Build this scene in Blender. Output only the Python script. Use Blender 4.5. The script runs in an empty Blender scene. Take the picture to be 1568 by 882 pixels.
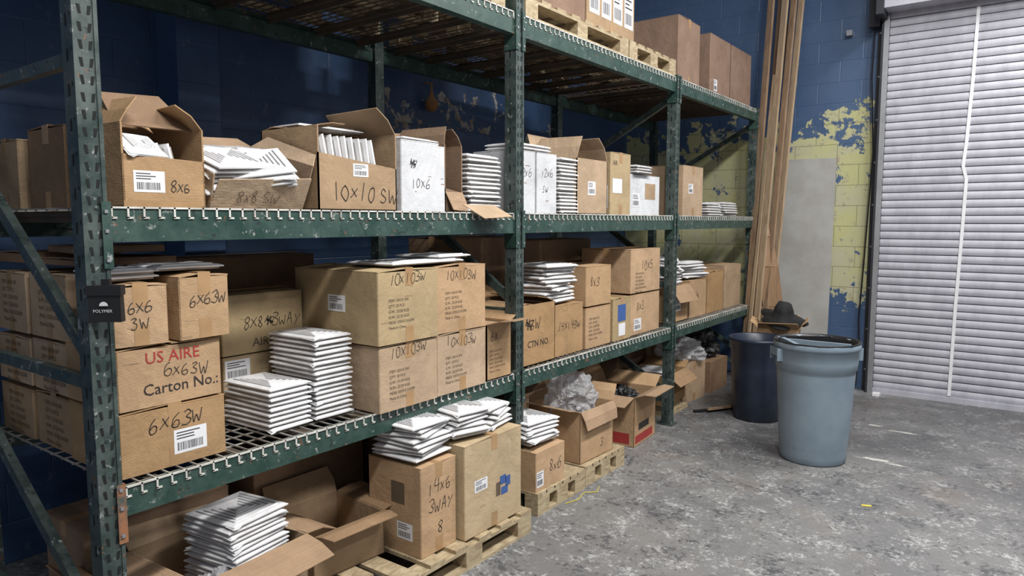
import bpy, math, random, bmesh
from mathutils import Matrix, Vector, noise
random.seed(7)
R = random.uniform
scene = bpy.context.scene
scene.view_settings.view_transform = 'Standard'
scene.view_settings.look = 'None'

# ------------------------------------------------------------------ materials
MATS = {}
def _new(name):
    m = bpy.data.materials.new(name); m.use_nodes = True
    nt = m.node_tree; b = nt.nodes['Principled BSDF']; MATS[name] = m
    return m, nt, b
def N(nt, t, **kw):
    n = nt.nodes.new(t)
    for k, v in kw.items(): setattr(n, k, v)
    return n
def L(nt, a, b): nt.links.new(a, b)
def mixc(nt, fac, a, b, bt='MIX'):
    n = N(nt, 'ShaderNodeMix', data_type='RGBA', blend_type=bt)
    for inp, val in ((n.inputs[0], fac), (n.inputs[6], a), (n.inputs[7], b)):
        if isinstance(val, (float, int)): inp.default_value = val
        elif isinstance(val, tuple): inp.default_value = (*val, 1)
        else: L(nt, val, inp)
    return n.outputs[2]
def math_(nt, op, a, b=0.0, clamp=False):
    n = N(nt, 'ShaderNodeMath', operation=op, use_clamp=clamp)
    for inp, val in ((n.inputs[0], a), (n.inputs[1], b)):
        if isinstance(val, (float, int)): inp.default_value = val
        else: L(nt, val, inp)
    return n.outputs[0]
def mrange(nt, v, a, b, c=0.0, d=1.0):
    n = N(nt, 'ShaderNodeMapRange'); L(nt, v, n.inputs[0])
    for i, x in enumerate((a, b, c, d)): n.inputs[i + 1].default_value = x
    return n.outputs[0]
def noise_(nt, vec, scale, detail=4, rough=.55, dist=0):
    n = N(nt, 'ShaderNodeTexNoise')
    if vec is not None: L(nt, vec, n.inputs['Vector'])
    n.inputs['Scale'].default_value = scale; n.inputs['Detail'].default_value = detail
    n.inputs['Roughness'].default_value = rough; n.inputs['Distortion'].default_value = dist
    return n.outputs['Fac']
def bump_(nt, b, h, strength, dist=.01):
    n = N(nt, 'ShaderNodeBump'); L(nt, h, n.inputs['Height'])
    n.inputs['Strength'].default_value = strength; n.inputs['Distance'].default_value = dist
    L(nt, n.outputs[0], b.inputs['Normal'])

def simple(name, col, rough=.6, metal=0, col2=None, scale=8, thr=(.4, .65), bump=0, bscale=60, vary=0):
    m, nt, b = _new(name)
    b.inputs['Roughness'].default_value = rough; b.inputs['Metallic'].default_value = metal
    tc = N(nt, 'ShaderNodeTexCoord')
    c2 = col2 or tuple(x * .82 for x in col)
    f = mrange(nt, noise_(nt, tc.outputs['Object'], scale, 6, .6), *thr)
    c = mixc(nt, f, col, c2)
    if vary:
        oi = N(nt, 'ShaderNodeObjectInfo')
        hv = N(nt, 'ShaderNodeHueSaturation'); L(nt, c, hv.inputs['Color'])
        L(nt, mrange(nt, oi.outputs['Random'], 0, 1, 1 - vary, 1 + vary), hv.inputs['Value'])
        c = hv.outputs[0]
    L(nt, c, b.inputs['Base Color'])
    if bump: bump_(nt, b, noise_(nt, tc.outputs['Object'], bscale, 3), bump, .004)
    return m

def cardboard(name, col):
    m, nt, b = _new(name)
    b.inputs['Roughness'].default_value = .8
    b.inputs['Specular IOR Level'].default_value = .22
    tc = N(nt, 'ShaderNodeTexCoord'); oi = N(nt, 'ShaderNodeObjectInfo')
    add = N(nt, 'ShaderNodeVectorMath', operation='ADD')
    L(nt, tc.outputs['Object'], add.inputs[0]); L(nt, oi.outputs['Location'], add.inputs[1])
    n1 = noise_(nt, add.outputs[0], 4, 7, .65, .3)
    c = mixc(nt, mrange(nt, n1, .38, .66), col, tuple(x * .76 for x in col))
    n3 = noise_(nt, add.outputs[0], 9, 6, .7, .8)
    c = mixc(nt, mrange(nt, n3, .58, .72, 0, .45), c, tuple(min(1, x * 1.25 + .03) for x in col))
    n2 = noise_(nt, add.outputs[0], 220, 2)
    c = mixc(nt, mrange(nt, n2, .45, .75, 0, .25), c, tuple(x * .6 for x in col))
    hv = N(nt, 'ShaderNodeHueSaturation'); L(nt, c, hv.inputs['Color'])
    L(nt, mrange(nt, oi.outputs['Random'], 0, 1, .86, 1.14), hv.inputs['Value'])
    L(nt, mrange(nt, oi.outputs['Random'], 0, 1, 1.04, .88), hv.inputs['Saturation'])
    L(nt, hv.outputs[0], b.inputs['Base Color'])
    w = N(nt, 'ShaderNodeTexWave'); w.bands_direction = 'Z'
    L(nt, tc.outputs['Object'], w.inputs['Vector']); w.inputs['Scale'].default_value = 60
    h = math_(nt, 'ADD', math_(nt, 'MULTIPLY', n1, 2.0), math_(nt, 'MULTIPLY', w.outputs['Fac'], .06))
    bump_(nt, b, h, .5, .016)
    return m

cardboard('kraft', (.45, .315, .195))
cardboard('kraft_orange', (.46, .29, .15))
cardboard('kraft_yellow', (.47, .35, .195))
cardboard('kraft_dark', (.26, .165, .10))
cardboard('kraft_brown', (.31, .205, .15))
cardboard('kraft_inner', (.37, .24, .14))
cardboard('carton_white', (.74, .75, .77))
simple('tape', (.42, .26, .13), .25)
simple('label', (.78, .78, .80), .4, col2=(.72, .72, .74))
simple('ink', (.03, .025, .025), .6)
simple('ink_soft', (.12, .085, .055), .7)
simple('ink_red', (.36, .035, .03), .6)
simple('ink_blue', (.05, .11, .32), .5)
simple('vent_white', (.80, .80, .81), .3, col2=(.66, .66, .66), scale=14, vary=.08)
simple('vent_neck', (.40, .38, .355), .5, col2=(.24, .21, .18))
simple('vent_slot', (.30, .30, .31), .5)
simple('film', (.74, .75, .76), .18, col2=(.55, .56, .57), scale=25)
simple('wire', (.46, .45, .41), .45, .3, col2=(.19, .16, .13), scale=9)
simple('wire_lip', (.72, .71, .66), .45, 0, col2=(.38, .36, .32), scale=7)
simple('deck_dark', (.085, .07, .055), .65, .2, col2=(.14, .10, .065), scale=5)
simple('slot', (.006, .008, .008), .9)
simple('rust', (.30, .13, .06), .7, col2=(.07, .08, .07), scale=30)
simple('black_plastic', (.012, .012, .014), .45)
simple('black_cloth', (.012, .012, .013), .9, bump=.5, bscale=30)
simple('logo_white', (.8, .8, .8), .5)
simple('bin_grey', (.215, .275, .325), .42, col2=(.175, .23, .28), scale=4, bump=.1, bscale=150)
simple('bin_navy', (.010, .016, .032), .38, col2=(.018, .027, .048), scale=5)
simple('guide_dark', (.025, .027, .035), .5)
simple('steel', (.40, .41, .43), .4, .6)
simple('plaster', (.385, .38, .36), .85, col2=(.31, .30, .275), scale=3, bump=.2, bscale=40)
simple('nest', (.42, .20, .08), .8, bump=.5)
simple('paint_white', (.5, .5, .46), .7, col2=(.3, .3, .28), scale=20)
simple('strap_yellow', (.60, .50, .06), .5)
simple('door_groove', (.17, .17, .20), .6)

def wood(name, col, dark, sc=(9, 9, .8)):
    m, nt, b = _new(name); b.inputs['Roughness'].default_value = .65
    tc = N(nt, 'ShaderNodeTexCoord'); mp = N(nt, 'ShaderNodeMapping')
    mp.inputs['Scale'].default_value = sc
    L(nt, tc.outputs['Object'], mp.inputs[0])
    n = noise_(nt, mp.outputs[0], 4, 8, .65, 1.2)
    L(nt, mixc(nt, mrange(nt, n, .35, .65), col, dark), b.inputs['Base Color'])
    bump_(nt, b, n, .3, .004)
wood('plank_wood', (.33, .225, .14), (.19, .12, .075))
wood('plank_wood_light', (.44, .33, .215), (.29, .20, .125))
wood('plank_wood_dark', (.17, .105, .065), (.09, .055, .035))
wood('hardboard', (.33, .205, .115), (.25, .15, .08))
wood('pallet_wood', (.50, .41, .26), (.26, .19, .11), (5, 2, 9))

def rackpaint(name, base, dust):
    m, nt, b = _new(name); b.inputs['Roughness'].default_value = .42
    g = N(nt, 'ShaderNodeNewGeometry')
    n = noise_(nt, g.outputs['Position'], 7, 8, .7)
    c = mixc(nt, mrange(nt, n, .40, .66), base, dust)
    n2 = noise_(nt, g.outputs['Position'], 24, 7, .75)
    c = mixc(nt, mrange(nt, n2, .60, .64), c, (.27, .29, .27))
    n3 = noise_(nt, g.outputs['Position'], 15, 7, .72, .6)
    c = mixc(nt, mrange(nt, n3, .63, .66), c, (.16, .08, .045))
    n4 = noise_(nt, g.outputs['Position'], 19, 6, .7, .3)
    c = mixc(nt, mrange(nt, n4, .60, .66), c, (.012, .018, .018))
    L(nt, c, b.inputs['Base Color'])
    L(nt, mrange(nt, n, .3, .7, .3, .6), b.inputs['Roughness'])
rackpaint('rack_green', (.018, .048, .038), (.045, .082, .070))
rackpaint('post_green', (.024, .042, .038), (.078, .10, .093))

def bagmat():
    m, nt, b = _new('plastic_bag')
    b.inputs['Base Color'].default_value = (.68, .69, .71, 1); b.inputs['Roughness'].default_value = .12
    b.inputs['Transmission Weight'].default_value = .5; b.inputs['Alpha'].default_value = .65
    g = N(nt, 'ShaderNodeNewGeometry'); bump_(nt, b, noise_(nt, g.outputs['Position'], 60, 4), .8, .01)
bagmat()

def wallmat(name, axis):
    m, nt, b = _new(name)
    g = N(nt, 'ShaderNodeNewGeometry'); P = g.outputs['Position']
    sp = N(nt, 'ShaderNodeSeparateXYZ'); L(nt, P, sp.inputs[0])
    cb = N(nt, 'ShaderNodeCombineXYZ')
    L(nt, sp.outputs['X' if axis == 'x' else 'Y'], cb.inputs[0]); L(nt, sp.outputs['Z'], cb.inputs[1])
    br = N(nt, 'ShaderNodeTexBrick'); L(nt, cb.outputs[0], br.inputs['Vector'])
    br.inputs['Scale'].default_value = 1; br.inputs['Brick Width'].default_value = .4
    br.inputs['Row Height'].default_value = .2; br.inputs['Mortar Size'].default_value = .006
    br.inputs['Mortar Smooth'].default_value = .8
    mort = br.outputs['Fac']
    nb = noise_(nt, P, 1.7, 6, .6); nf = noise_(nt, P, 5.5, 12, .68, .4)
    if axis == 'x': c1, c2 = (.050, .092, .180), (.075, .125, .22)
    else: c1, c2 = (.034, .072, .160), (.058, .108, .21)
    blue = mixc(nt, mrange(nt, nb, .35, .7), c1, c2)
    ns = noise_(nt, P, 16, 6, .7)
    blue = mixc(nt, mrange(nt, ns, .60, .68, 0, .5), blue, (.12, .17, .24))
    blue = mixc(nt, math_(nt, 'MULTIPLY', mort, .14), blue, (.015, .03, .08))
    Z = sp.outputs['Z']
    if axis == 'x':
        mz = math_(nt, 'MULTIPLY', mrange(nt, Z, 2.88, 2.28), mrange(nt, Z, .70, 1.05))
        mx = mrange(nt, sp.outputs['X'], -1.19, -1.24)
        mask = math_(nt, 'MULTIPLY', mz, mx)
        und = mixc(nt, mrange(nt, noise_(nt, P, 4, 6), .4, .65), (.47, .465, .23), (.44, .43, .29))
        und = mixc(nt, mrange(nt, noise_(nt, P, 11, 8, .7), .57, .65), und, (.34, .30, .21))
        amp = 3.8
    else:
        a = math_(nt, 'MULTIPLY', mrange(nt, Z, 2.95, 2.60), mrange(nt, Z, 2.15, 2.35))
        q = math_(nt, 'MULTIPLY', mrange(nt, sp.outputs['Y'], 3.6, 3.8), mrange(nt, sp.outputs['Y'], 6.6, 5.6))
        mask = math_(nt, 'MULTIPLY', math_(nt, 'MULTIPLY', a, q), .40)
        und = mixc(nt, mrange(nt, noise_(nt, P, 9, 5), .4, .6), (.48, .48, .45), (.34, .26, .18))
        amp = 2.6
    und = mixc(nt, math_(nt, 'MULTIPLY', mort, .6), und, (.17, .16, .09))
    val = math_(nt, 'ADD', mask, math_(nt, 'MULTIPLY', math_(nt, 'SUBTRACT', nf, .5), amp))
    peel = mrange(nt, val, .53, .56)
    peel = math_(nt, 'MULTIPLY', peel, mrange(nt, mask, .02, .05))
    L(nt, mixc(nt, peel, blue, und), b.inputs['Base Color'])
    L(nt, mrange(nt, peel, 0, 1, .38, .9), b.inputs['Roughness'])
    h = math_(nt, 'SUBTRACT', math_(nt, 'MULTIPLY', nf, .6), math_(nt, 'MULTIPLY', mort, .40))
    h = math_(nt, 'SUBTRACT', h, math_(nt, 'MULTIPLY', peel, .4))
    bump_(nt, b, h, .5, .008)
wallmat('wall_paint_left', 'y'); wallmat('wall_paint_back', 'x')

def floormat():
    m, nt, b = _new('concrete_floor')
    g = N(nt, 'ShaderNodeNewGeometry'); P = g.outputs['Position']
    sp = N(nt, 'ShaderNodeSeparateXYZ'); L(nt, P, sp.inputs[0])
    big = noise_(nt, P, .8, 6, .62, .5); mid = noise_(nt, P, 6, 10, .75, .3)
    f1 = noise_(nt, P, 38, 6, .8); f2 = noise_(nt, P, 27, 6, .8, .3)
    c = mixc(nt, mrange(nt, big, .36, .66), (.125, .126, .130), (.20, .195, .188))
    # worn-off white coating flecks, gated by a broad wear mask
    s = math_(nt, 'ADD', math_(nt, 'MULTIPLY', mid, .45), math_(nt, 'MULTIPLY', f1, .55))
    c = mixc(nt, mrange(nt, s, .525, .575, 0, .85), c, (.40, .40, .39))
    d = math_(nt, 'ADD', math_(nt, 'MULTIPLY', noise_(nt, P, 4.0, 8, .72), .42), math_(nt, 'MULTIPLY', f2, .58))
    c = mixc(nt, mrange(nt, d, .525, .575, 0, .85), c, (.055, .056, .062))
    br = noise_(nt, P, 1.4, 5, .6, .4)
    c = mixc(nt, mrange(nt, br, .56, .70, 0, .35), c, (.21, .15, .105))
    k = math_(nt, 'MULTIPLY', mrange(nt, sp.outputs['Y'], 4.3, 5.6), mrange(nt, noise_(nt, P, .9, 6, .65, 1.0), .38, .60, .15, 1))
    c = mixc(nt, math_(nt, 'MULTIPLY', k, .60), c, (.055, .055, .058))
    L(nt, c, b.inputs['Base Color'])
    L(nt, mrange(nt, mid, .3, .7, .34, .65), b.inputs['Roughness'])
    bump_(nt, b, s, .5, .006)
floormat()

def doormat():
    m, nt, b = _new('door_slat')
    g = N(nt, 'ShaderNodeNewGeometry'); P = g.outputs['Position']
    mp = N(nt, 'ShaderNodeMapping'); mp.inputs['Scale'].default_value = (3, 1, 1.5); L(nt, P, mp.inputs[0])
    n = noise_(nt, mp.outputs[0], 3, 8, .65)
    c = mixc(nt, mrange(nt, n, .4, .68), (.46, .46, .51), (.36, .36, .405))
    n2 = noise_(nt, P, 26, 6, .7)
    c = mixc(nt, mrange(nt, n2, .68, .72), c, (.18, .17, .18))
    L(nt, c, b.inputs['Base Color']); b.inputs['Roughness'].default_value = .55
doormat()

# ------------------------------------------------------------------ mesh builder
class MB:
    def __init__(s): s.v = []; s.f = []; s.mi = []; s.sm = []; s.mats = []; s.M = Matrix()
    def mid(s, n):
        if n not in s.mats: s.mats.append(n)
        return s.mats.index(n)
    def add(s, pts, faces, mat, smooth=False):
        o = len(s.v); k = s.mid(mat)
        s.v += [tuple(s.M @ Vector(p)) for p in pts]
        for f in faces:
            s.f.append([o + i for i in f]); s.mi.append(k); s.sm.append(smooth)
    def box(s, x0, x1, y0, y1, z0, z1, mat):
        p = [(x0,y0,z0),(x1,y0,z0),(x1,y1,z0),(x0,y1,z0),(x0,y0,z1),(x1,y0,z1),(x1,y1,z1),(x0,y1,z1)]
        s.add(p, [(0,3,2,1),(4,5,6,7),(0,1,5,4),(1,2,6,5),(2,3,7,6),(3,0,4,7)], mat)
    def frust(s, ax, ay, bx, by, z0, z1, mat):
        p = [(-ax,-ay,z0),(ax,-ay,z0),(ax,ay,z0),(-ax,ay,z0),(-bx,-by,z1),(bx,-by,z1),(bx,by,z1),(-bx,by,z1)]
        s.add(p, [(0,3,2,1),(4,5,6,7),(0,1,5,4),(1,2,6,5),(2,3,7,6),(3,0,4,7)], mat)
    def slab(s, pts, t, mat):
        P = [Vector(p) for p in pts]; n = (P[1]-P[0]).cross(P[2]-P[0])
        if n.length < 1e-9: return
        n.normalize(); Q = [p - n*t for p in P]; k = len(P)
        fs = [tuple(range(k)), tuple(range(2*k-1, k-1, -1))] + [(i, i+k, (i+1)%k+k, (i+1)%k) for i in range(k)]
        s.add(P + Q, fs, mat)
    def bar(s, p, q, w, h, mat, up=(0,0,1)):
        p = Vector(p); q = Vector(q); d = (q-p); d.normalize()
        u = Vector(up); a = d.cross(u)
        if a.length < 1e-4: a = d.cross(Vector((1,0,0)))
        a.normalize(); c = a.cross(d)
        pts = []
        for e in (p, q):
            for sa, sc in ((-1,-1),(1,-1),(1,1),(-1,1)): pts.append(e + a*sa*w/2 + c*sc*h/2)
        s.add(pts, [(0,1,2,3),(7,6,5,4),(0,4,5,1),(1,5,6,2),(2,6,7,3),(3,7,4,0)], mat)
    def tube(s, pts, r, mat, n=6):
        for a, b in zip(pts[:-1], pts[1:]):
            a = Vector(a); b = Vector(b); d = (b-a).normalized()
            x = d.orthogonal().normalized(); y = d.cross(x)
            ring = [[e + (x*math.cos(t*2*math.pi/n) + y*math.sin(t*2*math.pi/n))*r for t in range(n)] for e in (a, b)]
            s.add(ring[0]+ring[1], [(i, (i+1)%n, (i+1)%n+n, i+n) for i in range(n)] + [tuple(range(n-1,-1,-1)), tuple(range(n, 2*n))], mat, False)
    def lathe(s, prof, mat, n=48, rib=None):
        pts = []
        for j, (r, z) in enumerate(prof):
            for i in range(n):
                t = 2*math.pi*i/n; rr = r*(rib(t, z, j) if rib else 1)
                pts.append((rr*math.cos(t), rr*math.sin(t), z))
        fs = []
        for j in range(len(prof)-1):
            for i in range(n): fs.append((j*n+i, j*n+(i+1)%n, (j+1)*n+(i+1)%n, (j+1)*n+i))
        s.add(pts, fs, mat, True)
    def obj(s, name, loc=(0,0,0), rot=(0,0,0), parent=None):
        me = bpy.data.meshes.new(name); me.from_pydata(s.v, [], s.f)
        for n in s.mats: me.materials.append(MATS[n])
        me.polygons.foreach_set('material_index', s.mi); me.polygons.foreach_set('use_smooth', s.sm)
        me.update()
        o = bpy.data.objects.new(name, me); scene.collection.objects.link(o)
        o.location = loc; o.rotation_euler = rot
        if parent: o.parent = parent
        return o

def T(x, y, z): return Matrix.Translation((x, y, z))
def RX(a): return Matrix.Rotation(a, 4, 'X')
def RY(a): return Matrix.Rotation(a, 4, 'Y')
def RZ(a): return Matrix.Rotation(a, 4, 'Z')

# ------------------------------------------------------------------ text
STROKE = {
 '0': [[(.3,1),(.08,.8),(.02,.4),(.2,0),(.42,.02),(.56,.4),(.5,.85),(.3,1)]],
 '1': [[(.3,1),(.27,0)]],
 '2': [[(.05,.8),(.25,1),(.5,.85),(.45,.5),(.05,0),(.58,.03)]],
 '3': [[(.05,.9),(.35,1),(.52,.8),(.25,.55),(.55,.35),(.4,.03),(.02,.08)]],
 '4': [[(.12,1),(.05,.5),(.58,.5)],[(.45,.95),(.42,0)]],
 '5': [[(.55,1),(.12,1),(.1,.55),(.45,.55),(.5,.2),(.3,0),(.05,.1)]],
 '6': [[(.45,1),(.15,.7),(.05,.25),(.2,0),(.5,.1),(.52,.4),(.3,.5),(.08,.3)]],
 '8': [[(.3,.52),(.08,.75),(.3,1),(.5,.78),(.1,.25),(.3,0),(.52,.22),(.3,.52)]],
 'X': [[(.05,.75),(.5,.1)],[(.5,.75),(.02,.05)]],
 'W': [[(0,.8),(.15,0),(.32,.5),(.5,0),(.68,.85)]],
 'S': [[(.52,.85),(.28,1),(.08,.75),(.5,.35),(.3,0),(.02,.12)]],
 'Y': [[(.02,.9),(.28,.5)],[(.55,.95),(.15,-.1)]],
 'A': [[(.02,0),(.3,.95),(.52,0)],[(.12,.4),(.45,.4)]],
 '~': [[(0,.4),(.2,.9),(.3,.1),(.5,.85),(.6,.1),(.9,.75),(.1,.5),(.85,.35),(.05,.7),(.8,.2)]],
}
_tc = {}
def text_geo(txt):
    if txt in _tc: return _tc[txt]
    c = bpy.data.curves.new('t', 'FONT'); c.body = txt; c.resolution_u = 2
    o = bpy.data.objects.new('t', c); scene.collection.objects.link(o)
    bpy.context.view_layer.update()
    dg = bpy.context.evaluated_depsgraph_get(); me = o.evaluated_get(dg).to_mesh()
    r = ([v.co.copy() for v in me.vertices], [tuple(p.vertices) for p in me.polygons])
    o.evaluated_get(dg).to_mesh_clear()
    bpy.data.objects.remove(o); bpy.data.curves.remove(c)
    _tc[txt] = r; return r

def frame(face, d, w, h):
    if face == 'f': return Vector((d/2, -w/2, 0)), Vector((0,1,0)), Vector((0,0,1)), Vector((1,0,0)), w, h
    if face == 's': return Vector((-d/2, -w/2, 0)), Vector((1,0,0)), Vector((0,0,1)), Vector((0,-1,0)), d, h
    return Vector((d/2, -w/2, h)), Vector((0,1,0)), Vector((-1,0,0)), Vector((0,0,1)), w, d

def rect(mb, fr, a, b, w, h, mat, off=.001):
    O, A, B, Nn, W, H = fr
    p = [O + A*(a+i*w) + B*(b+j*h) + Nn*off for i, j in ((0,0),(1,0),(1,1),(0,1))]
    mb.add(p, [(0,1,2,3)], mat)
def smoothpl(pl):
    if len(pl) < 3: return pl
    P = [pl[0]] + list(pl) + [pl[-1]]; out = []
    for i in range(1, len(P)-2):
        for k in range(4):
            t = k/4; r = []
            for c in (0, 1):
                p0, p1, p2, p3 = P[i-1][c], P[i][c], P[i+1][c], P[i+2][c]
                r.append(.5*((2*p1)+(p2-p0)*t+(2*p0-5*p1+4*p2-p3)*t*t+(3*p1-p0-3*p2+p3)*t**3))
            out.append(tuple(r))
    return out + [pl[-1]]
def hw(mb, fr, a, b, size, txt, mat='ink', tilt=0.0, wd=None):
    O, A, B, Nn, W, H = fr; x = 0; wd = wd or max(.0026, size*.055)
    for ch in txt:
        if ch == ' ': x += .45; continue
        sc = R(.85, 1.12); oy = R(-.1, .1); sl = R(0, .2)
        for pl in STROKE.get(ch, []):
            pl = smoothpl([(p[0]+R(-.05,.05), p[1]+R(-.06,.06)) for p in pl])
            pts = [((x+p[0]*sc+p[1]*sl)*size, (p[1]*sc+oy)*size + tilt*(x+p[0])*size) for p in pl]
            for (ax, ay), (bx, by) in zip(pts[:-1], pts[1:]):
                dx, dy = bx-ax, by-ay; l = math.hypot(dx, dy) or 1; nx, ny = -dy/l*wd/2, dx/l*wd/2
                ex, ey = dx/l*wd*.3, dy/l*wd*.3
                q = [(ax-ex+nx, ay-ey+ny), (ax-ex-nx, ay-ey-ny), (bx+ex-nx, by+ey-ny), (bx+ex+nx, by+ey+ny)]
                mb.add([O + A*(a+u) + B*(b+v) + Nn*.0016 for u, v in q], [(0,1,2,3)], mat)
        x += .85 if ch == 'W' else .70
def prt(mb, fr, a, b, size, txt, mat='ink_soft'):
    O, A, B, Nn, W, H = fr; vs, fs = text_geo(txt)
    if not vs: return
    mb.add([O + A*(a+v.x*size) + B*(b+v.y*size) + Nn*.0015 for v in vs], fs, mat)
def label(mb, fr, a, b, w, h):
    rect(mb, fr, a, b, w, h, 'label', .001)
    for i in range(3):
        rect(mb, fr, a+w*.08, b+h*(.60+.12*i), w*R(.45,.8), h*.045, 'ink', .0014)
    x = .1
    while x < .85:
        q = R(.008, .03); rect(mb, fr, a+w*x, b+h*.12, w*q, h*.34, 'ink', .0014); x += q + R(.012, .03)

def decals(mb, dec, d, w, h):
    for q in dec:
        fr = frame(q[1], d, w, h); W, H = fr[4], fr[5]
        a, b = q[2]*W, q[3]*H
        if q[0] == 'hw': hw(mb, fr, a, b, q[4], q[5], tilt=R(-.05, .07))
        elif q[0] == 'label': label(mb, fr, a, b, q[4], q[5])
        elif q[0] == 'rect': rect(mb, fr, a, b, q[4], q[5], q[6])
        elif q[0] == 'prt': prt(mb, fr, a, b, q[4], q[5], q[6] if len(q) > 6 else 'ink_soft')
        elif q[0] == 'block':
            for i, t in enumerate(('ITEM 10X10 3W', 'QTY: 20 PCS', 'G.W.: 23.50 KGS', 'N.W.: 22.50 KGS', 'MEAS: 535X315X290', 'Made in China')):
                prt(mb, fr, a, b - i*q[4]*1.35, q[4], t)

def carton(y0, y1, zb, h, xf=-2.36, d=.36, tint='kraft', rot=0, seam='y', dec=(), opened=None, cut=None, name='cardboard_box', flapL=None, tape=True):
    w = y1 - y0; mb = MB()
    if opened is None:
        c = .004; hx, hy = d/2, w/2; zt = h - .005
        ring = [(-hx+c,-hy),(hx-c,-hy),(hx,-hy+c),(hx,hy-c),(hx-c,hy),(-hx+c,hy),(-hx,hy-c),(-hx,-hy+c)]
        p = [(x, y, 0) for x, y in ring] + [(x, y, zt) for x, y in ring]
        mb.add(p, [tuple(range(7,-1,-1)), tuple(range(8,16))] + [(i,(i+1)%8,(i+1)%8+8,i+8) for i in range(8)], tint)
        l1, l2 = R(0, .012), R(0, .005)
        if seam == 'y':
            mb.slab([(-hx,-hy,h),(-.002,-hy,h+l1),(-.002,hy,h+l1*.6),(-hx,hy,h)], .004, tint)
            mb.slab([(.002,-hy,h+l2),(hx,-hy,h),(hx,hy,h),(.002,hy,h+l2)], .004, tint)
        else:
            mb.slab([(-hx,-hy,h),(hx,-hy,h),(hx,-.002,h+l1),(-hx,-.002,h+l1)], .004, tint)
            mb.slab([(-hx,.002,h+l2),(hx,.002,h+l2),(hx,hy,h),(-hx,hy,h)], .004, tint)
        for _ in range(2):
            fr = frame('f', d, w, h); rect(mb, fr, R(.02,.7)*w, R(.02,.9)*h, R(.01,.05), R(.002,.005), 'kraft_inner', .0007)
        if tape:
            tw = .024
            if seam == 'y':
                mb.box(-tw, tw, -hy-.0006, hy+.0006, h+l1, h+l1+.0008, 'tape')
                mb.box(-tw, tw, -hy-.0008, -hy+.001, h-.06, h+l1, 'tape')
                rect(mb, frame('s', d, w, h), d/2-tw, 0, tw*2, .06, 'tape', .0008)
            else:
                mb.box(-hx-.0006, hx+.0006, -tw, tw, h+l1, h+l1+.0008, 'tape')
                mb.box(hx-.001, hx+.0008, -tw, tw, h-.07, h+l1, 'tape')
                rect(mb, frame('f', d, w, h), w/2-tw, 0, tw*2, .07, 'tape', .0008)
    else:
        t = .006; hx, hy = d/2, w/2; inn = 'kraft_inner'
        hl, hr = cut or (h, h)
        mb.box(-hx, hx, -hy, hy, 0, .005, tint)
        mb.slab([(hx,-hy,0),(hx,hy,0),(hx,hy,hr),(hx,-hy,hl)], t, tint)
        mb.slab([(-hx,hy,0),(-hx,-hy,0),(-hx,-hy,h),(-hx,hy,h)], t, tint)
        mb.slab([(-hx,-hy,0),(hx,-hy,0),(hx,-hy,h),(-hx,-hy,h)], t, tint)
        mb.slab([(hx,hy,0),(-hx,hy,0),(-hx,hy,h),(hx,hy,h)], t, tint)
        Lf = flapL or min(w, d)*.5
        E = {'f': ((hx,-hy),(hx,hy),(1,0)), 'n': ((hx,hy),(-hx,hy),(0,1)), 'b': ((-hx,hy),(-hx,-hy),(-1,0)), 's': ((-hx,-hy),(hx,-hy),(0,-1))}
        for k, ang in opened.items():
            zt = min(hl, hr) if (k == 'f' and cut) else h
            a, b, n = E[k]; n = Vector((*n, 0)); a = Vector((*a, zt)); b = Vector((*b, zt))
            e = (b-a).normalized()*.012; g = math.radians(ang); g2 = g + math.radians(R(6, 22))*(1 if ang > 0 else -1)
            d1 = Vector((0,0,1))*math.cos(g) + n*math.sin(g); d2 = Vector((0,0,1))*math.cos(g2) + n*math.sin(g2)
            tw = R(-.015, .015)
            m1, m2 = a + e*.3 + d1*Lf*.5, b - e*.3 + d1*(Lf*.5+tw)
            mm = inn if abs(ang) > 60 else tint
            mb.slab([a+e*.2, b-e*.2, m2, m1], .004, mm)
            mb.slab([m1, m2, m2 - e + d2*Lf*.5, m1 + e + d2*Lf*.5], .004, mm)
    decals(mb, dec, d, w, h)
    return mb.obj(name, (xf - d/2, (y0+y1)/2, zb), (0, 0, math.radians(rot)))

# ------------------------------------------------------------------ vent covers
def plate(mb, sx, sy, th, louver=False):
    hx, hy = sx/2, sy/2
    mb.frust(hx-.012, hy-.012, hx-.012, hy-.012, 0, th*.55, 'vent_neck')
    mb.frust(hx, hy, hx, hy, th*.42, th*.68, 'vent_white')
    mb.frust(hx, hy, hx-.014, hy-.014, th*.68, th*.95, 'vent_white')
    if louver:
        z = th*.95
        for i in range(5):
            ax, ay = (hx-.03)*(1-i*.19), (hy-.03)*(1-i*.19)
            if min(ax, ay) < .012: break
            for sgn in (-1, 1):
                mb.box(-ax, ax, sgn*ay-.002, sgn*ay+.002, z, z+.004, 'vent_white')
                mb.box(-ax, ax, sgn*ay-.0065, sgn*ay-.0022, z, z+.0006, 'vent_slot')
            mb.box(ax-.002, ax+.002, -ay, ay, z, z+.004, 'vent_white')
            mb.box(ax-.0065, ax-.0022, -ay, ay, z, z+.0006, 'vent_slot')
def film(mb, sx, sy, z):
    s = random.choice(((1,-1),(1,-1),(-1,-1),(1,1))); x, y = s[0]*sx/2, s[1]*sy/2
    a = R(.3, 1)
    mb.add([(x, y*(1-a*.5), z), (x+s[0]*R(.002,.008), y*(1-a*.2), z+R(-.010,.003)), (x+s[0]*.005, y+s[1]*.006, z-R(0,.010)), (x*(1-a*.5), y+s[1]*R(.002,.007), z)], [(0,1,2,3)], 'film')
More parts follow.
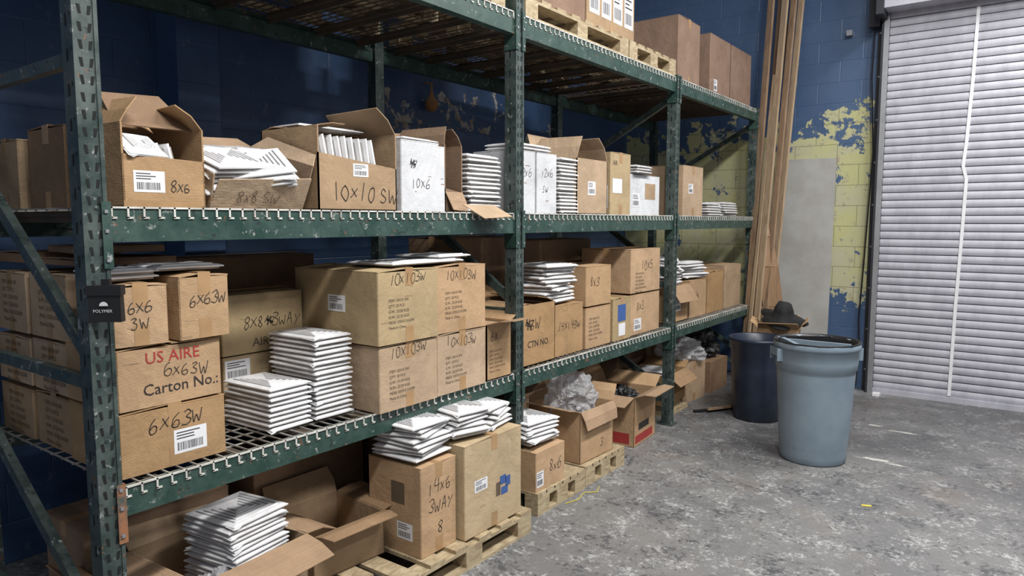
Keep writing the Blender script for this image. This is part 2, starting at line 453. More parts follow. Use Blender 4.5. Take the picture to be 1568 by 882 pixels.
def vents(xc, yc, z, n, sx, sy, pitch=.021, jit=.006, rot=0, tilt=(0,0), ang=2, name='vent_cover_stack'):
    mb = MB()
    for i in range(n):
        mb.M = T(R(-jit,jit), R(-jit,jit), i*pitch) @ RZ(math.radians(R(-ang,ang)))
        plate(mb, sx, sy, pitch, i == n-1)
        if R(0,1) < .7: film(mb, sx, sy, pitch*.6)
    return mb.obj(name, (xc, yc, z), (math.radians(tilt[0]), math.radians(tilt[1]), math.radians(rot)))
def vents_upright(xc, y0, z, n, sx, sz, pitch=.03, lean=8, rot=0):
    mb = MB()
    for i in range(n):
        mb.M = T(R(-.006,.006), i*pitch, sz/2+R(0,.006)) @ RX(math.radians(90+lean+R(-2,2)))
        plate(mb, sx, sz, min(pitch*.8, .03), True)
    return mb.obj('vent_cover_row', (xc, y0, z), (0, 0, math.radians(rot)))

def crumple(name, loc, s, mat, seed=0, amp=.35):
    bm = bmesh.new(); bmesh.ops.create_icosphere(bm, subdivisions=5, radius=1)
    for v in bm.verts:
        n = noise.noise(v.co*1.8 + Vector((seed,0,0)))*amp + noise.noise(v.co*5 + Vector((0,seed,0)))*amp*.5 + abs(noise.noise(v.co*11+Vector((seed,3,0))))*amp*.4
        v.co = v.co*(1+n); v.co.x *= s[0]; v.co.y *= s[1]; v.co.z = max(v.co.z, -.75)*s[2]
    me = bpy.data.meshes.new(name); bm.to_mesh(me); bm.free(); me.materials.append(MATS[mat])
    o = bpy.data.objects.new(name, me); scene.collection.objects.link(o); o.location = loc
    return o

# ------------------------------------------------------------------ room
WX, WY = -3.9, 7.56
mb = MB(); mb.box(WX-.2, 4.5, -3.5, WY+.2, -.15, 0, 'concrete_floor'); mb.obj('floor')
mb = MB(); mb.box(WX-.2, WX, -3.5, WY+.2, 0, 5.4, 'wall_paint_left')
mb.box(WX, WX+.2, 2.03, 2.27, 0, 5.4, 'wall_paint_left')
mb.obj('wall_left')
mb = MB(); mb.box(WX, 4.5, WY, WY+.2, 0, 5.4, 'wall_paint_back'); mb.obj('wall_back')

door = bpy.data.objects.new('door_1', None); scene.collection.objects.link(door)
mb = MB(); x0, x1 = -1.17, 2.6; zt = 3.52; sh = .072; z = .05
while z < zt:
    prof = [(7.475 - .007*math.sin(math.pi*k/5), z + sh*.88*k/5) for k in range(6)]
    n = 6
    mb.add([(x0, y, zz) for y, zz in prof] + [(x1, y, zz) for y, zz in prof], [(i, i+n, i+n+1, i+1) for i in range(n-1)], 'door_slat')
    g0 = prof[-1]
    gp = [g0, (7.484, g0[1]+.001), (7.484, z+sh-.001), (7.475, z+sh)]
    mb.add([(x0, y, zz) for y, zz in gp] + [(x1, y, zz) for y, zz in gp], [(i, i+4, i+5, i+1) for i in range(3)], 'door_groove')
    z += sh
mb.box(x0, x1, 7.45, 7.49, .0, .05, 'door_slat'); mb.obj('slat_curtain', parent=door)
mb = MB()
mb.box(-1.235, -1.215, 7.44, WY, 0, 3.62, 'guide_dark'); mb.box(-1.215, -1.17, 7.44, 7.452, 0, 3.62, 'steel')
mb.box(-1.28, -1.235, 7.545, WY, 0, 3.62, 'guide_dark'); mb.box(2.56, 2.66, 7.44, WY, 0, 3.62, 'guide_dark')
for k in range(9): mb.box(-1.265, -1.25, 7.535, 7.545, .2+k*.4, .215+k*.4, 'steel')
mb.obj('guide_rails', parent=door)
mb = MB(); mb.box(-1.19, 2.62, 7.25, WY, 3.56, 4.05, 'door_slat'); mb.box(-1.25, -1.19, 7.2, WY, 3.5, 4.1, 'guide_dark')
mb.box(-1.34, -1.25, 7.42, 7.54, 3.45, 3.75, 'guide_dark'); mb.box(-1.55, -1.50, 7.50, 7.56, 3.42, 3.47, 'steel')
mb.obj('coil_hood', parent=door)
mb = MB()
sp = [(-.49,3.5),(-.50,2.9),(-.52,2.35),(-.535,2.14),(-.505,2.02),(-.515,1.5),(-.53,.9),(-.54,.06)]
for (a, za), (b, zb_) in zip(sp[:-1], sp[1:]):
    mb.slab([(a-.013,7.462,za),(b-.013,7.462,zb_),(b+.013,7.462,zb_),(a+.013,7.462,za)], .003, 'label')
mb.obj('white_strap', parent=door)
mb = MB(); mb.tube([(-1.30,7.50,3.45),(-1.31,7.5,3.0),(-1.27,7.5,2.3),(-1.28,7.5,2.0),(-1.31,7.52,1.2),(-1.33,7.52,.7),(-1.31,7.50,.4),(-1.32,7.45,.05)], .007, 'black_plastic')
mb.tube([(-1.32,7.45,.02),(-1.45,7.38,.02),(-1.42,7.30,.02),(-1.30,7.35,.02)], .007, 'black_plastic')
mb.obj('pull_cord', parent=door)
mb = MB(); mb.box(-1.36,-1.24,7.30,7.42,0,.012,'steel'); mb.box(-1.33,-1.29,7.34,7.38,.012,.03,'steel'); mb.box(-1.15,-1.09,7.33,7.40,0,.025,'label'); mb.obj('floor_latch')

# ------------------------------------------------------------------ rack
rack = bpy.data.objects.new('pallet_rack', None); scene.collection.objects.link(rack)
XF, XR = -2.33, -3.42
PY = [.98, 3.18, 5.30, 7.27]
LV = [(.705, .797), (1.585, 1.69), (2.65, 2.76)]
def post(x, y, top, front):
    mb = MB(); w = .036
    mb.box(x-w, x+w, y-w, y+w, 0, top, 'post_green')
    mb.box(x-w-.03, x+w+.03, y-w-.02, y+w+.02, 0, .008, 'post_green')
    if front:
        mb.box(x+w, x+w+.004, y-w, y-w+.012, 0, top, 'post_green'); mb.box(x+w, x+w+.004, y+w-.012, y+w, 0, top, 'post_green')
        z = .08
        while z < top-.05:
            for s in (-1, 1):
                yy = y + s*.014
                mb.add([(x+w+.0012, yy-.004-s*.002, z-.013), (x+w+.0012, yy+.004-s*.002, z-.013), (x+w+.0012, yy+.005+s*.002, z+.013), (x+w+.0012, yy-.005+s*.002, z+.013)], [(0,1,2,3)], 'slot')
            z += .051
        z = .1
        while z < top-.05:
            mb.add([(x-.006,y-w-.001,z-.018),(x+.004,y-w-.001,z-.018),(x+.004,y-w-.001,z+.018),(x-.006,y-w-.001,z+.018)], [(0,1,2,3)], 'slot')
            mb.add([(x+.022,y-w-.001,z+.01),(x+.028,y-w-.001,z+.01),(x+.028,y-w-.001,z+.022),(x+.022,y-w-.001,z+.022)], [(0,1,2,3)], 'slot')
            z += .102
    mb.obj('upright_post', parent=rack)
for i, y in enumerate(PY):
    top = 2.90 if i < 2 else 2.78
    post(XF, y, top, True); post(XR, y, top, False)
    mb = MB()
    for z in ((.2, 1.14, 2.14) if i == 0 else (.2, 1.14)):
        mb.bar((XF-.036, y, z), (XR+.036, y, z), .03, .04, 'post_green')
    dg = [(.27, .90), (1.22, 1.95)] if i < 3 else [(.27, .9)]
    if i >= 2: dg.append((2.60, 2.05))
    for a, b in dg:
        mb.bar((XF-.036, y-.001, a), (XR+.036, y-.001, b), .03, .045, 'post_green')
    mb.obj('frame_brace', parent=rack)
for i in range(3):
    a, b = PY[i]+.038, PY[i+1]-.038
    for li, (z0, z1) in enumerate(LV):
        mb = MB()
        for xf, sg in ((-2.30, 1), (-3.45, -1)):
            xi = xf - sg*.045
            mb.box(min(xf,xi), max(xf,xi), a, b, z0, z1-.03, 'rack_green')
            mb.box(min(xf,xf-sg*.028), max(xf,xf-sg*.028), a, b, z1-.03, z1, 'rack_green')
            mb.box(min(xf,xf+sg*.003), max(xf,xf+sg*.003), a, b, z0, z0+.008, 'rack_green')
        for e, s in ((a, 1), (b, -1)):
            mb.box(-2.365, -2.285, min(e, e+s*.006), max(e, e+s*.006), z0-.08, z1+.02, 'rust' if (i == 0 and s == 1) else 'rack_green')
            mb.box(-2.2885, -2.2845, min(e-s*.022, e+s*.006), max(e-s*.022, e+s*.006), z0-.08, z1+.02, 'rust' if (i == 0 and s == 1 and li == 0) else 'rack_green')
            for q in (-.06, .03, .09):
                mb.box(-2.2845, -2.280, e-s*.010-.005, e-s*.010+.005, z0+q, z0+q+.010, 'steel')
        mb.obj('shelf_beam', parent=rack)
        mb = MB(); top = z1; wm = 'wire' if li < 2 else 'deck_dark'
        n = int((b-a-.02)/.05)
        for k in range(n+1):
            y = a + .012 + k*(b-a-.024)/n
            mb.box(-3.44, -2.298, y-.0028, y+.0028, top+.0005, top+.0055, wm)
            mb.box(-2.300, -2.295, y-.003, y+.003, top-.030, top+.0055, 'wire_lip')
            mb.box(-2.300, -2.295, y-.003, y+.016, top-.032, top-.026, 'wire_lip')
        for x in [-2.33-.09*k for k in range(13)]:
            mb.box(x-.0025, x+.0025, a+.01, b-.01, top-.0045, top+.0005, wm)
        mb.box(-2.302, -2.295, a+.01, b-.01, top+.000, top+.006, 'wire_lip')
        for k in range(7):
            y = a + .12 + k*(b-a-.24)/6
            mb.box(-3.40, -2.35, y-.022, y+.022, top-.022, top-.005, 'deck_dark')
            mb.box(-3.40, -2.35, y-.003, y+.003, top-.045, top-.022, 'deck_dark')
        mb.obj('wire_deck', parent=rack)
ZB, ZC, ZD = .804, 1.697, 2.767

mb = MB(); mb.frust(.048, .014, .046, .012, 0, .100, 'black_plastic'); mb.box(-.051,.051,-.017,.015,.082,.112,'black_plastic')
fr = (Vector((-.05, -.0155, 0)), Vector((1,0,0)), Vector((0,0,1)), Vector((0,-1,0)), .1, .11)
pts = [Vector((.013*math.cos(t*math.pi/8), -.0178, .050+.013*math.sin(t*math.pi/8))) for t in range(9)]
mb.add(pts, [tuple(range(9))], 'logo_white'); prt(mb, fr, .018, .030, .013, 'POLYMER', 'logo_white')
mb.box(-.012,.012,-.001,.016,.112,.13,'black_plastic')
mb.obj('label_pouch', (-2.262, .985, 1.345), (0, 0, math.radians(42)))

# ------------------------------------------------------------------ LEVEL C
carton(1.09,1.375,ZC,.27,-2.36,.30,'kraft_orange',2,dec=[('label','f',.12,.18,.105,.07),('hw','f',.55,.2,.035,'8X6'),('rect','f',.0,.0,.27,.02,'tape')],opened={'s':-30,'n':-40,'b':25},cut=(.17,.16),flapL=.12)
mb = MB(); mb.slab([(0,-.12,.0),(.0,.15,.0),(-.14,.10,.13),(-.15,-.10,.12)],.004,'kraft_dark'); mb.obj('cardboard_flap',(-2.42,1.23,ZC+.27))
vents_upright(-2.52,1.17,ZC+.02,5,.24,.20,.034,12)
vents(-2.45,1.17,ZC+.14,3,.13,.14,.03,.004,10,(0,35))
carton(1.08,1.42,ZC,.29,-2.74,.30,'kraft_dark',1); carton(1.06,1.40,ZC,.26,-3.07,.30,'kraft',-2)
mb = MB()
mb.slab([(.17,-.20,0),(.17,.20,0),(.235,.20,.12),(.225,-.19,.10)],.006,'kraft')
mb.slab([(-.17,-.2,0),(.17,-.2,0),(.22,-.21,.12),(-.17,-.2,.24)],.006,'kraft')
mb.slab([(.17,.2,0),(-.17,.2,0),(-.17,.2,.27),(.23,.215,.17)],.006,'kraft_dark')
mb.slab([(-.17,.2,0),(-.17,-.2,0),(-.17,-.2,.24),(-.17,.2,.27)],.006,'kraft')
mb.slab([(.23,.215,.17),(-.17,.2,.27),(-.1,.24,.31),(.2,.25,.22)],.004,'kraft')
mb.slab([(-.17,.2,.27),(-.17,-.2,.24),(-.26,-.2,.29),(-.27,.2,.31)],.004,'kraft_inner')
mb.box(-.17,.17,-.2,.2,0,.005,'kraft')
fr = (Vector((.172,-.2,0)), Vector((0,1,0)), Vector((.46,0,.888)), Vector((.888,0,-.46)), .4, .12)
hw(mb, fr, .09, .025, .045, '8X8 SW', 'ink_soft')
mb.obj('cardboard_box', (-2.56,1.61,ZC))
vents(-2.50,1.51,ZC+.09,6,.22,.24,.020,.012,8,(4,22)); vents(-2.46,1.66,ZC+.115,4,.22,.24,.020,.012,-14,(10,28))
vents(-2.62,1.68,ZC+.19,3,.2,.24,.02,.01,20,(4,8))
carton(1.87,2.31,ZC,.345,-2.36,.38,'kraft',0,dec=[('hw','f',.16,.14,.068,'10X10 SW'),('label','f',.42,.42,.085,.055)],opened={'b':-80,'n':-35,'s':-78},cut=(.235,.19),flapL=.15)
vents_upright(-2.52,1.925,ZC+.05,9,.26,.265,.038,10)
vents(-2.62,2.08,ZC+.352,1,.2,.36,.016,0)
def white_carton(y0, y1, h, t1, t2, xf=-2.36):
    return carton(y0,y1,ZC,h,xf,.30,'carton_white',R(-2,2),tape=False,dec=[('hw','f',.2,.60,.045,t1),('hw','f',.25,.34,.045,t2),('rect','s',.3,.35,.08,.12,'ink_blue')])
white_carton(2.345,2.60,.33,'~','10X6'); carton(2.615,2.665,ZC,.32,-2.38,.26,'carton_white',0,tape=False)
vents(-2.50,2.50,ZC+.335,1,.22,.26,.014,0,4)
carton(2.685,2.82,ZC,.34,-2.40,.34,'kraft_dark',0,opened={'n':-30,'s':-8,'b':20,'f':150},cut=(.12,.10),flapL=.10)
vents(-2.52,2.985,ZC,13,.28,.27,.0235,.008,0,ang=3)
mb = MB(); mb.slab([(0,-.1,0),(.02,.13,0),(.12,.16,-.06),(.11,-.06,-.07)],.004,'kraft'); mb.obj('cardboard_flap',(-2.33,2.84,ZC+.035))
white_carton(3.225,3.43,.355,'12X6','W'); white_carton(3.445,3.66,.355,'12X6','SW')
vents(-2.50,3.45,ZC+.362,2,.24,.34,.02)
vents(-2.50,3.80,ZC,15,.28,.2,.023,.01)
carton(3.93,4.33,ZC,.36,-2.38,.36,'kraft',0,dec=[('label','f',.35,.35,.10,.09)],opened={'s':-25,'n':-20,'b':6},flapL=.18)
carton(4.36,4.66,ZC,.43,-2.37,.34,'kraft_yellow',0,dec=[('prt','f',.1,.8,.045,'AIR'),('rect','f',.1,.35,.14,.10,'label'),('rect','s',.5,.1,.15,.16,'label')],seam='x')
carton(4.70,5.22,ZC,.30,-2.40,.36,'carton_white',0,tape=False,dec=[('rect','f',.5,.4,.18,.12,'kraft'),('label','f',.1,.2,.12,.1)])
vents(-2.50,4.88,ZC+.306,3,.26,.25,.02,.012)
carton(5.37,5.60,ZC,.40,-2.40,.38,'kraft',0); carton(5.62,6.05,ZC,.42,-2.37,.38,'kraft',0,seam='x',dec=[('label','f',.25,.45,.1,.08)])
vents(-2.50,6.32,ZC,5,.28,.34,.024,.012); vents(-2.5,6.75,ZC,6,.28,.34,.022,.012)
carton(6.1,6.9,ZC,.05,-2.80,.4,'kraft_dark',0)

# ------------------------------------------------------------------ LEVEL B bay 1
carton(1.045,1.42,ZB,.215,-2.36,.37,'kraft_orange',0,seam='x',dec=[('hw','f',.25,.62,.055,'6X63W'),('label','f',.48,.18,.12,.085)])
carton(1.045,1.41,ZB+.223,.205,-2.36,.37,'kraft_orange',.5,seam='x',tape=False,dec=[('prt','f',.25,.72,.056,'US AIRE','ink_red'),('hw','f',.42,.46,.045,'6X63W'),('prt','f',.22,.20,.055,'Carton No.:','ink')])
carton(1.05,1.225,ZB+.437,.20,-2.35,.30,'kraft_orange',-3,seam='x',dec=[('hw','f',.25,.55,.04,'6X6'),('hw','f',.30,.28,.04,'3W')])
carton(1.245,1.435,ZB+.437,.22,-2.34,.30,'kraft_orange',3,seam='x',dec=[('hw','f',.18,.52,.04,'6X63W')])
vents(-2.51,1.14,ZB+.650,2,.22,.17,.018,.01,4); vents(-2.51,1.34,ZB+.675,1,.24,.24,.018,.0,-3)
bk = [('block','s',.25,.8,.022)]
for z, h in ((0,.2),(.213,.19),(.416,.24)):
    carton(1.06,1.42,ZB+z,h,-2.74,.32,'kraft',R(-1,1),dec=bk); carton(1.055,1.40,ZB+z,h-.008,-3.08,.32,'kraft',R(-1,1),dec=bk)
carton(1.10,1.45,ZB+.685,.025,-2.72,.34,'kraft_dark',5,tape=False); carton(1.12,1.44,ZB+.73,.025,-2.76,.30,'kraft_dark',-6,tape=False); carton(1.08,1.42,ZB+.685,.04,-3.10,.30,'kraft_dark',3,tape=False)
carton(1.66,2.075,ZB,.26,-2.76,.28,'kraft_yellow',0,dec=[('label','f',.02,.62,.12,.085)])
carton(1.66,2.075,ZB+.267,.26,-2.76,.28,'kraft_yellow',0,dec=[('hw','f',.24,.42,.052,'8X8~3WAY'),('prt','f',.35,.10,.055,'AIRE')])
carton(1.55,2.4,ZB,.34,-3.08,.30,'kraft_dark',0); carton(1.55,2.4,ZB+.355,.32,-3.08,.30,'kraft_dark',0)
vents(-2.555,1.735,ZB,9,.31,.205,.0205,.004,1,ang=1.5); vents(-2.555,1.958,ZB,17,.31,.20,.0212,.006,0,ang=1.8)
bl = lambda t: [('block','f',.16,.58,.018),('hw','f',.18,.80,.046,t)]
carton(2.10,2.475,ZB,.295,-2.27,.56,'kraft',0,dec=bl('10X103W'),seam='x'); carton(2.09,2.475,ZB+.303,.325,-2.26,.57,'kraft_yellow',0,dec=bl('10X103W')+[('label','s',.42,.42,.12,.075)],seam='x')
carton(2.485,2.86,ZB,.295,-2.28,.5,'kraft',0,dec=bl('10X103W'),seam='x'); carton(2.485,2.86,ZB+.303,.325,-2.28,.5,'kraft_orange',0,dec=bl('10X103W'),seam='x')
vents(-2.44,2.45,ZB+.645,1,.3,.5,.016,.0); vents(-2.46,2.66,ZB+.665,1,.28,.26,.016,.0,3)
carton(2.88,3.10,ZB,.30,-2.29,.42,'kraft_orange',0,dec=[('hw','f',.15,.7,.05,'6X'),('block','f',.1,.5,.016)],opened={'f':75,'b':100,'s':-85,'n':60},flapL=.17)
carton(2.42,2.95,ZB,.40,-2.87,.40,'kraft_dark',0)
# bay 2
carton(3.26,3.62,ZB,.36,-2.34,.4,'kraft_orange',0,dec=[('hw','f',.12,.6,.07,'~3W'),('prt','f',.18,.30,.055,'CTN NO.','ink')],opened={'b':60,'s':-82,'n':-70},flapL=.17)
carton(3.64,3.99,ZB,.32,-2.36,.4,'kraft_orange',0,dec=[('hw','f',.12,.5,.055,'14X143W')],seam='x')
vents(-2.52,3.75,ZB+.335,5,.30,.32,.024,.02,4,ang=8)
vents(-2.53,3.76,ZB+.335+.122,5,.32,.30,.024,.02,-10,ang=9)
carton(4.01,4.35,ZB,.27,-2.35,.4,'kraft_orange',0,dec=[('block','f',.12,.7,.02)]); carton(4.01,4.35,ZB+.283,.265,-2.35,.4,'kraft_orange',0,dec=[('hw','f',.15,.5,.06,'8X3')])
carton(4.37,4.64,ZB,.30,-2.34,.3,'kraft_yellow',0,dec=[('rect','f',.25,.45,.12,.12,'ink_blue'),('rect','f',.3,.1,.1,.09,'label')],seam='x')
carton(4.67,5.17,ZB,.30,-2.36,.42,'kraft_orange',0,dec=[('hw','f',.2,.6,.06,'8X3'),('label','f',.12,.1,.12,.09)]); carton(4.67,5.17,ZB+.314,.325,-2.36,.42,'kraft_orange',0,dec=[('hw','f',.35,.5,.07,'10X5'),('block','f',.15,.42,.02)])
carton(3.4,4.1,ZB,.36,-2.95,.42,'kraft_dark',0); carton(3.4,4.1,ZB+.375,.36,-2.95,.42,'kraft_dark',0)
carton(4.15,5.1,ZB,.36,-2.95,.42,'kraft_dark',0); carton(4.15,5.1,ZB+.375,.33,-2.95,.42,'kraft_dark',0)
# bay 3
carton(5.40,5.80,ZB,.31,-2.38,.4,'kraft_orange',0,dec=[('label','f',.3,.3,.12,.1)],opened={'f':140,'b':40,'s':-80},flapL=.16); carton(5.84,6.22,ZB,.33,-2.38,.4,'kraft_orange',0,dec=[('hw','f',.3,.5,.07,'6X')])
vents(-2.58,5.60,ZB+.10,12,.32,.30,.024,.02,3,ang=5); vents(-2.56,5.62,ZB+.392,6,.30,.34,.024,.03,20,(0,3),ang=14); vents(-2.56,6.02,ZB+.345,6,.30,.34,.024,.03,-12,ang=12)
carton(6.26,6.66,ZB,.38,-2.38,.4,'kraft_orange',0,seam='x'); carton(6.70,7.16,ZB,.42,-2.38,.4,'kraft',0)
carton(5.5,6.9,ZB,.4,-2.90,.42,'kraft_dark',0)

# ------------------------------------------------------------------ LEVEL D
def pallet(x0, x1, y0, y1, z):
    mb = MB(); lx, ly = x1-x0, y1-y0
    for k in range(3):
        x = (k*(lx-.09)/2)
        mb.box(x, x+.09, 0, ly, 0, .016, 'pallet_wood'); mb.box(x, x+.09, 0, ly, .095, .111, 'pallet_wood')
        for j in range(3):
            y = j*(ly-.12)/2; mb.box(x, x+.09, y, y+.12, .016, .095, 'pallet_wood')
    n = max(6, int(ly/.14))
    for k in range(n):
        y = k*(ly-.095)/(n-1); mb.box(0, lx, y, y+.095, .111, .127+R(0,.002), 'pallet_wood')
    return mb.obj('wooden_pallet', (x0, y0, z))
pallet(-3.38,-2.31,3.26,4.48,ZD); pallet(-3.38,-2.31,4.50,5.28,ZD); pallet(-3.38,-2.33,1.05,2.05,ZD); pallet(-3.38,-2.33,2.1,3.1,ZD)  # bay 1 pair is out of view, added to shade the deck
carton(1.1,2.04,ZD+.13,.8,-2.36,.98,'kraft_brown',0); carton(2.12,3.08,ZD+.13,.8,-2.36,.98,'kraft_brown',0)  # unseen bay 1 load, added to keep light off the deck underside
carton(3.34,3.98,ZD+.13,.75,-2.36,.95,'kraft_brown',0); carton(4.0,4.66,ZD+.13,.75,-2.36,.95,'kraft',0,dec=[('label','f',.05,.12,.13,.22),('label','f',.29,.12,.13,.22),('label','f',.53,.12,.13,.22),('label','f',.77,.12,.13,.22)],seam='x')
carton(5.43,5.88,ZD,.52,-2.36,.85,'kraft_brown',0,dec=[('prt','s',.42,.42,.17,'SE','ink'),('rect','s',.42,.28,.24,.035,'ink')],seam='x')
carton(6.12,6.62,ZD,.52,-2.36,.6,'kraft_brown',0,dec=[('label','f',.2,.08,.08,.1)]); carton(6.66,7.22,ZD,.52,-2.36,.6,'kraft_brown',0)
carton(6.0,7.2,ZD,.45,-2.98,.4,'kraft_dark',0)

# ------------------------------------------------------------------ FLOOR LEVEL
pallet(-3.30,-2.22,1.05,2.0,0); pallet(-3.15,-2.07,2.03,2.98,0); pallet(-3.25,-2.15,3.16,3.68,0); pallet(-3.25,-2.16,3.70,4.22,0)
ZP = .13
carton(1.24,1.72,ZP,.25,-2.30,.46,'kraft',4,opened={'f':100,'s':105,'n':95,'b':50},flapL=.18)
vents(-2.50,1.54,ZP+.01,20,.28,.27,.0185,.008,8,ang=4)
carton(1.08,1.20,ZP,.22,-2.34,.5,'kraft_dark',0,opened={'f':30,'s':60},flapL=.12)
crumple('plastic_bag',(-2.38,1.36,ZP+.13),(.07,.07,.09),'plastic_bag',15)
carton(1.80,2.18,ZP,.20,-2.34,.36,'kraft',-4,opened={'f':75,'s':50,'n':80,'b':20},flapL=.13)
carton(1.80,2.45,ZP,.42,-2.78,.32,'kraft_dark',0); carton(1.1,1.7,ZP,.35,-2.82,.35,'kraft_dark',0)
carton(2.215,2.455,ZP,.42,-2.14,.34,'kraft_orange',0,seam='x',dec=[('hw','f',.2,.68,.055,'14X6'),('hw','f',.2,.46,.055,'3WAY'),('hw','f',.45,.2,.06,'8'),('rect','s',.45,.55,.085,.10,'ink_soft'),('label','s',.55,.16,.10,.08)])
carton(2.47,2.93,ZP,.46,-2.10,.46,'kraft_yellow',0,seam='x',dec=[('label','f',.16,.46,.10,.06),('rect','f',.60,.42,.05,.045,'ink_blue'),('rect','f',.62,.30,.055,.04,'ink_blue'),('rect','f',.70,.38,.04,.05,'ink_blue'),('rect','f',.53,.31,.035,.07,'ink_soft')])
vents(-2.31,2.33,ZP+.436,8,.27,.25,.021,.02,10,ang=12); vents(-2.26,2.60,ZP+.476,6,.26,.22,.022,.015,-8,ang=10); vents(-2.30,2.82,ZP+.476,5,.26,.22,.022,.015,14,(0,4),ang=10)
carton(2.55,2.95,ZP,.50,-2.60,.44,'kraft_dark',0)
carton(3.17,3.47,ZP,.225,-2.17,.34,'kraft_orange',0,dec=[('hw','f',.45,.35,.06,'8X6'),('label','f',.02,.1,.07,.09)]); vents(-2.34,3.32,ZP+.242,6,.27,.27,.023,.02,-6,ang=9)
carton(3.25,3.65,ZP,.40,-2.55,.42,'kraft',0,opened={'f':50,'n':60,'b':10},flapL=.14)
carton(3.72,4.12,ZP,.33,-2.20,.42,'kraft_orange',-2,dec=[('hw','f',.6,.2,.06,'3')],opened={'f':150,'s':70,'b':20,'n':30},flapL=.12)
crumple('bubble_wrap',(-2.42,3.92,ZP+.36),(.17,.17,.15),'plastic_bag',3)
carton(4.56,4.98,.0,.37,-2.28,.42,'kraft_orange',4,dec=[('rect','f',.05,.05,.34,.06,'ink_red'),('rect','s',.1,.05,.34,.08,'ink_red'),('rect','f',.2,.3,.2,.05,'ink')],opened={'f':70,'s':100,'n':60,'b':20},flapL=.16)
crumple('packing_film',(-2.48,4.77,.29),(.14,.14,.09),'black_plastic',5)
carton(4.3,4.95,0,.50,-2.80,.5,'kraft_dark',0)
carton(5.45,5.90,.09,.26,-2.42,.4,'kraft_orange',3,dec=[('hw','f',.3,.4,.06,'8X')],opened={'f':120,'n':60},flapL=.14)
carton(5.98,6.4,.0,.36,-2.45,.4,'kraft',-6,seam='x'); carton(6.5,6.95,0,.30,-2.42,.4,'kraft_dark',0)
vents(-2.62,5.68,.10,11,.28,.26,.024,.02,5,ang=9); crumple('plastic_bag',(-2.62,6.18,.46),(.2,.22,.13),'plastic_bag',9)
crumple('refuse_bag',(-2.65,6.75,.41),(.18,.2,.14),'black_plastic',12)
mb = MB(); mb.box(-.18,.22,-.22,.22,0,.04,'pallet_wood'); mb.box(-.14,.16,-.2,.2,.045,.085,'pallet_wood'); mb.obj('scrap_lumber',(-2.62,5.68,0))
carton(5.6,6.9,0,.5,-2.95,.4,'kraft_dark',0)
mb = MB(); mb.bar((0,0,.012),(.35,.5,.012),.03,.02,'black_plastic'); mb.bar((.1,.05,.036),(.3,.38,.036),.02,.02,'plank_wood'); mb.obj('scrap_strip',(-2.28,5.75,0))

# ------------------------------------------------------------------ planks, sheets
mb = MB(); U = (.35,1,0)
mb.bar((-2.315,7.12,0),(-2.225,7.40,4.1),.060,.03,'plank_wood',up=U)
mb.bar((-2.255,7.16,0),(-2.130,7.43,4.2),.055,.03,'plank_wood_dark',up=U)
mb.bar((-2.215,7.08,0),(-2.085,7.38,4.0),.060,.028,'plank_wood_light',up=U)
mb.bar((-2.155,7.12,0),(-2.005,7.43,4.2),.055,.03,'plank_wood',up=U)
mb.bar((-2.125,7.20,0),(-1.945,7.46,4.1),.050,.03,'plank_wood_light',up=U)
mb.bar((-2.28,7.06,0),(-2.16,7.33,3.1),.032,.02,'plank_wood_light',up=U)
mb.bar((-2.12,7.28,0),(-2.07,7.47,3.6),.06,.02,'plank_wood_dark',up=U)
mb.obj('wood_plank_bundle')
mb = MB(); pr = [(-2.20,2.05,7.32),(-2.17,1.8,7.30),(-2.10,1.5,7.25),(-2.02,1.2,7.22),(-1.96,.8,7.22),(-1.95,.4,7.24),(-1.95,0,7.25)]
for (xa, za, ya), (xb, zb_, yb) in zip(pr[:-1], pr[1:]):
    mb.slab([(-2.15,yb-.05,zb_),(xb,yb-.02,zb_),(xa,ya-.02,za),(-2.20,ya-.05,za)], .005, 'hardboard')
mb.obj('hardboard_sheet')
mb = MB(); mb.slab([(-2.14,7.44,0),(-1.60,7.44,0),(-1.60,7.545,2.27),(-2.13,7.545,2.28)], .012, 'plaster'); mb.obj('drywall_sheet')

# ------------------------------------------------------------------ bins
def rib(t, z, j): return 1 - .006*(.5+.5*math.cos(t*24)) if .05 < z < .6 and j < 8 else 1
mb = MB()
mb.lathe([(.001,.0),(.205,.0),(.215,.012),(.218,.05),(.230,.2),(.242,.4),(.251,.60),(.254,.64),(.262,.648),(.266,.70),(.270,.785),(.279,.79),(.281,.80),(.280,.825),(.276,.83),(.265,.828),(.258,.80),(.252,.6),(.222,.1),(.21,.03),(.001,.028)], 'bin_grey', 64, rib)
for s in (-1, 1):
    mb.M = RZ(math.radians(38 if s > 0 else 218))
    mb.box(.266, .298, -.06, .06, .762, .785, 'bin_grey'); mb.box(.288, .300, -.06, .06, .735, .785, 'bin_grey')
    mb.box(.252, .298, -.064, -.054, .70, .785, 'bin_grey'); mb.box(.252, .298, .054, .064, .70, .785, 'bin_grey')
mb.M = Matrix()
mb.lathe([(.248,.60),(.260,.81),(.268,.836),(.279,.837),(.2825,.832),(.275,.8345),(.267,.832),(.255,.81),(.244,.60)], 'black_plastic', 64, lambda t, z, j: 1+.006*math.sin(t*9)+.004*math.sin(t*23))
mb.box(-.22,.22,-.012,.012,.79,.825,'bin_grey'); mb.M = RZ(.6)
mb.box(-.20,-.17,-.14,.14,.78,.83,'bin_grey'); mb.box(-.19,.16,.15,.17,.79,.835,'black_plastic'); mb.M = Matrix()
mb.obj('trash_can', (-1.165,5.13,0))
mb = MB()
mb.lathe([(.001,0),(.18,0),(.19,.01),(.205,.2),(.22,.45),(.225,.58),(.235,.60),(.238,.66),(.243,.665),(.243,.685),(.236,.688),(.225,.68),(.215,.55),(.18,.03),(.001,.028)], 'bin_navy', 60, lambda t, z, j: 1-.014*(.5+.5*math.cos(t*10)) if .03 < z < .5 and j < 6 else 1)
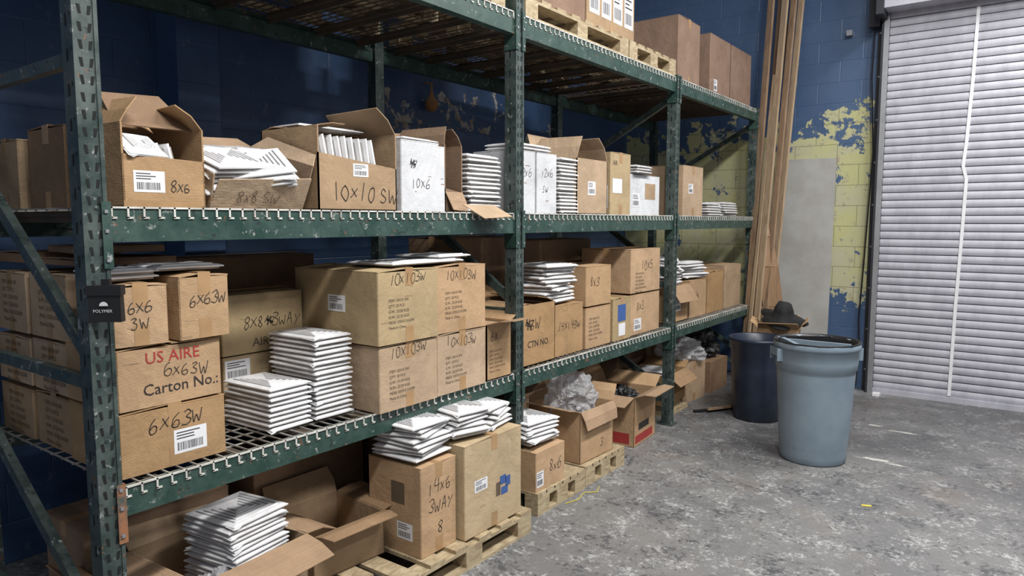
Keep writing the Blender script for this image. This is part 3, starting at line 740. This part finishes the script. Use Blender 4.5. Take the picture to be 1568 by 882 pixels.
mb.obj('trash_can', (-1.80,5.93,0))
carton(6.24,6.56,0,.72,-1.60,.34,'kraft_orange',12,opened={'f':30,'s':50,'b':40,'n':30},flapL=.10)
mb = MB()
mb.lathe([(.001,.15),(.05,.145),(.075,.08),(.085,.02),(.19,-.01),(.185,-.02),(.08,.0),(.001,.0)], 'black_cloth', 32, lambda t, z, j: 1+.16*math.sin(t*3)+.10*math.sin(t*5+1))
mb.obj('black_hat', (-1.74,6.36,.80), (.25, .2, 0))

mb = MB(); mb.lathe([(.001,-.06),(.03,-.055),(.052,-.02),(.05,.015),(.025,.05),(.01,.09),(.006,.16),(.001,.165)], 'nest', 20)
mb.bar((0,0,.15),(-.07,0,.17),.012,.012,'nest'); mb.obj('wasp_nest', (-3.83,4.14,2.56))

def splat(x, y, sx, sy, mat, name, n=14):
    mb = MB(); pts = [(math.cos(2*math.pi*i/n)*sx*R(.4,1), math.sin(2*math.pi*i/n)*sy*R(.4,1), .0015) for i in range(n)]
    mb.slab(pts, .0013, mat); mb.obj(name, (x, y, 0))
splat(-.78,5.34,.13,.035,'paint_white','paint_splatter'); splat(-.66,5.30,.08,.02,'paint_white','paint_splatter'); splat(-.74,6.17,.16,.02,'paint_white','paint_splatter'); splat(-.95,6.25,.08,.02,'paint_white','paint_splatter')
mb = MB(); mb.bar((0,0,.002),(.05,.02,.002),.02,.003,'strap_yellow'); mb.obj('yellow_scrap',(-.72,4.41,0))
mb = MB(); mb.tube([(0,0,.004),(.03,.1,.004),(.01,.2,.01),(.06,.27,.004),(.03,.35,.004)], .0025, 'strap_yellow'); mb.obj('yellow_strap',(-2.12,3.4,0))

# ------------------------------------------------------------------ lights
def area(x, y, z, sx, sy, p, col, rx=0, ry=0):
    l = bpy.data.lights.new('ceiling_lamp', 'AREA'); l.shape = 'RECTANGLE'; l.size = sx; l.size_y = sy; l.energy = p; l.color = col
    o = bpy.data.objects.new('ceiling_lamp', l); scene.collection.objects.link(o); o.location = (x, y, z); o.rotation_euler = (rx, ry, 0)
cool = (1.0, .985, .965)
area(.1, .8, 4.7, .3, 1.5, 165, cool, 0, math.radians(18))
area(.3, 3.6, 4.8, .3, 1.5, 180, cool, 0, math.radians(12))
area(.6, 6.0, 4.8, .3, 1.5, 135, cool)
area(2.8, 3.0, 4.8, .3, 1.5, 100, cool)
w = bpy.data.worlds.new('World'); scene.world = w; w.use_nodes = True
w.node_tree.nodes['Background'].inputs[0].default_value = (.82, .88, 1, 1)
w.node_tree.nodes['Background'].inputs[1].default_value = .27

# ------------------------------------------------------------------ camera
cd = bpy.data.cameras.new('camera'); cam = bpy.data.objects.new('camera', cd); scene.collection.objects.link(cam)
cd.lens = 24.8; cd.sensor_width = 36; cd.clip_start = .05
cam.location = (0, 0, 1.65); cam.rotation_euler = (math.radians(90-5.4), 0, math.radians(36.4))
scene.camera = cam
